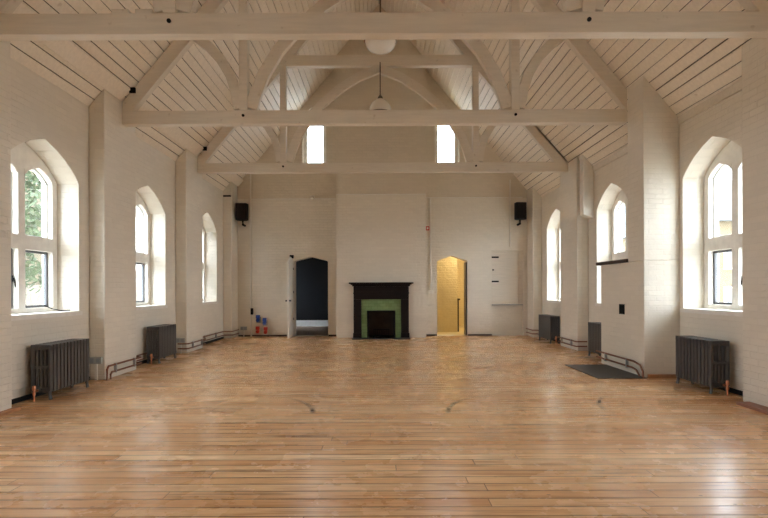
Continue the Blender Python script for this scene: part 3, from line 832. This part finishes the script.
# ---- right doorway: lit lobby with a stair passage
room_shell('lobby', .6, 4.2, YB+.34, 17.0, 3.1, 'lobby', 'lobby', 'lobby')
MB().box(.6, 2.38, 14.78, 16.98, 0, 3.09).build('wall_lobby_corner', 'lobby')['kind'] = 'structure'
root = thing('handrail', (2.42, 14.9, 0), 'thin dark handrail post at the corner inside the lit doorway', 'handrail')
MB().tube([(2.42, 14.86, 0), (2.42, 14.86, .98)], .022, 8).build('post', 'darkwood', root)
MB().box(2.385, 2.455, 14.70, 14.9, .98, 1.03).box(2.385, 2.455, 14.9, 16.6, .98, 1.03).build('rail', 'darkwood', root, bevel=.006)
root = thing('door_2', (DR.u1, YB+.34, 0), 'dark green-grey door leaf folded back inside the lit doorway', 'door', kind='structure')
MB().box(DR.u1-.045, DR.u1-.003, YB+.02, YB+.32, 0.01, 2.08).build('leaf', 'iron', root, bevel=.003)
L = bpy.data.lights.new('lobby_ceiling_lamp', 'POINT'); L.energy = 3.6; L.color = (1, .85, .58); L.shadow_soft_size = .12
o = bpy.data.objects.new('lobby_ceiling_lamp', L); o.location = (3.1, 14.35, 2.8); COL.objects.link(o)
root = thing('ceiling_lamp', (3.1, 14.35, 3.1), 'small round lamp on the ceiling of the lit lobby', 'lamp')
MB().lathe([(.10, 2.98), (.14, 3.02), (.14, 3.06), (.10, 3.098)], (3.1, 14.35, 0), 24).build('shade', 'opal', root, smooth=True)

# ------------------------------------------------------------------ outside
MB().box(-45, XL-TH, -20, 60, -.5, -.35).build('ground_left', 'gravel')['kind'] = 'structure'
MB().box(XR+TH, 45, -20, 60, -.5, -.35).build('ground_right', 'gravel')['kind'] = 'structure'
def building(x, y, z, face_x, y0, y1, h, wallm, roofm, label, rows, facing):
    pass
root = thing('brick_building', (-10, 19, -.35), 'yellow brick building seen through the middle left window', 'building')
MB().box(-14, -8.6, 15.2, 26, -.35, 6.5).build('wall', 'yellow', root)
MB().prism([(-14.3, 6.5), (-8.3, 6.5), (-11.3, 9.0)], 'y', 14.9, 26.3).build('roof', 'roofing', root)
for y in (16.4, 18.9, 21.4):
    w = MB().box(-8.62, -8.58, y-.5, y+.5, 2.0, 3.9).build('window_frame', 'white', root)
    MB().box(-8.58, -8.57, y-.42, y+.42, 2.08, 3.82).build('pane', 'frame_metal', w)
root = thing('rendered_house', (20, 27, -.35), 'ochre rendered house seen through the nearest right window', 'house')
MB().box(15.0, 30, 22.0, 32, -.35, 4.4).build('wall', 'render', root)
MB().prism([(21.6, 4.4), (32.4, 4.4), (27, 7.4)], 'x', 14.6, 30.4).build('roof', 'roofing', root)
MB().box(14.95, 30, 21.95, 22, 3.55, 3.72).build('string_course', 'white', root)
for x in (16.2, 18.6, 21.0):
    for z in (.3, 2.2):
        w = MB().box(x-.45, x+.45, 21.93, 21.999, z, z+1.1).build('window_frame', 'white', root)
        MB().box(x-.36, x+.36, 21.92, 21.929, z+.08, z+1.02).build('pane', 'frame_metal', w)
root = thing('garden_fence', (-10, 11, -.35), 'weathered board fence outside the nearest left window', 'fence')
mb = MB(); y = 5.0
while y < 15: mb.box(-9.33, -9.30, y, y+.135, -.35, 1.45+random.uniform(-.02, .02)); y += .15
mb.build('boards', 'fence', root)
for y in (6, 8.5, 11, 13.5): MB().box(-9.30, -9.20, y-.05, y+.05, -.35, 1.5).build('post', 'fence', root)
def tree(x, y, h, r, label, n=2600):
    root = thing('garden_tree', (x, y, -.35), label, 'tree', 'trees outside the left windows')
    tb = MB(); tb.tube([(x, y, -.35), (x+.05, y, h*.35), (x-.05, y+.1, h*.7)], [.14, .10, .05], 8)
    for k in range(6):
        a = random.uniform(0, 6.28); z0 = h*random.uniform(.3, .6)
        tb.tube([(x, y, z0), (x+math.cos(a)*r*.5, y+math.sin(a)*r*.5, z0+h*.15), (x+math.cos(a)*r*.85, y+math.sin(a)*r*.85, z0+h*.22)], [.05, .03, .012], 6)
    tb.build('trunk', 'bark', root)
    fb = MB()
    cl = [(random.gauss(0, r*.5), random.gauss(0, r*.5), h*random.uniform(.35, .95)) for _ in range(26)]
    for i in range(n):
        c = random.choice(cl); q = Vector((x+c[0]+random.gauss(0, r*.17), y+c[1]+random.gauss(0, r*.17), c[2]+random.gauss(0, r*.17)))
        u = Vector((random.gauss(0, 1), random.gauss(0, 1), random.gauss(0, 1))).normalized(); v = u.orthogonal().normalized(); s = random.uniform(.05, .10)
        fb.quad(q-u*s, q-v*s*.5, q+u*s, q+v*s*.5)
    fb.bm.normal_update()
    fb.build('foliage', 'leaf', root)
tree(-7.6, 9.6, 4.6, 1.1, 'leafy green tree close outside the nearest left window')
tree(-11.0, 9.6, 5.6, 1.2, 'leafy green tree beyond the fence outside the nearest left window')
tree(-12.2, 13.0, 4.6, .8, 'leafy green tree standing farthest out beyond the fence, towards the yellow brick building')

# ------------------------------------------------------------------ daylight
W = bpy.data.worlds.new('overcast'); S.world = W; W.use_nodes = True
bg = W.node_tree.nodes['Background']
wt = NT(W.node_tree)
tc = wt.n('ShaderNodeTexCoord').outputs['Generated']
cl = wt.noise(tc, 3.0, 5, 0.6)
W.node_tree.links.new(wt.mix(wt.ramp(cl, 0.4, 0.62), (0.74, 0.86, 1.0, 1), (0.95, 0.97, 1.0, 1)), bg.inputs['Color'])
bg.inputs['Strength'].default_value = 1.0

def portal(loc, rot, sx, sy):
    L = bpy.data.lights.new('window_portal', 'AREA'); L.shape = 'RECTANGLE'; L.size = sx; L.size_y = sy
    L.cycles.is_portal = True
    o = bpy.data.objects.new('window_portal', L); o.location = loc; o.rotation_euler = rot; COL.objects.link(o)
for lst, X, sg in ((LW, XL, -1), (RW, XR, 1)):
    for c, w in lst:
        portal((X+sg*(TH+.02), c, 2.12), (0, math.radians(90)*-sg*-1, 0), 2.4, 2*w)
for o in rops: portal((o.c, YREAR-.42, (o.z0+o.za)/2), (math.radians(90), 0, 0), o.u1-o.u0, o.za-o.z0)
for o in (GLW, GRW): portal((o.c, YB+.36, (o.z0+o.za)/2), (math.radians(-90), 0, 0), o.u1-o.u0, o.za-o.z0)

# ------------------------------------------------------------------ camera
cam = bpy.data.cameras.new('camera'); co = bpy.data.objects.new('camera', cam); COL.objects.link(co)
cam.sensor_width = 36; cam.lens = 22.5; cam.shift_x = 4/768; cam.shift_y = 31/768
cam.clip_start = .05; cam.clip_end = 200
co.location = (0, 0, H); co.rotation_mode = 'XYZ'
co.matrix_world = Matrix.Translation((0, 0, H)) @ Matrix.Rotation(math.radians(90), 4, 'X') @ Matrix.Rotation(math.radians(-.2), 4, 'Z')
S.camera = co
S.view_settings.view_transform = 'Standard'; S.view_settings.look = 'None'; S.view_settings.gamma = 1
S.view_settings.use_curve_mapping = False
S.view_settings.exposure = 4.28
S.cycles.max_bounces = 14; S.cycles.diffuse_bounces = 9; S.cycles.glossy_bounces = 4; S.cycles.transparent_max_bounces = 12
S.cycles.use_denoising = True; S.cycles.denoising_prefilter = 'NONE'; S.cycles.use_adaptive_sampling = False
S.cycles.caustics_reflective = False; S.cycles.caustics_refractive = False
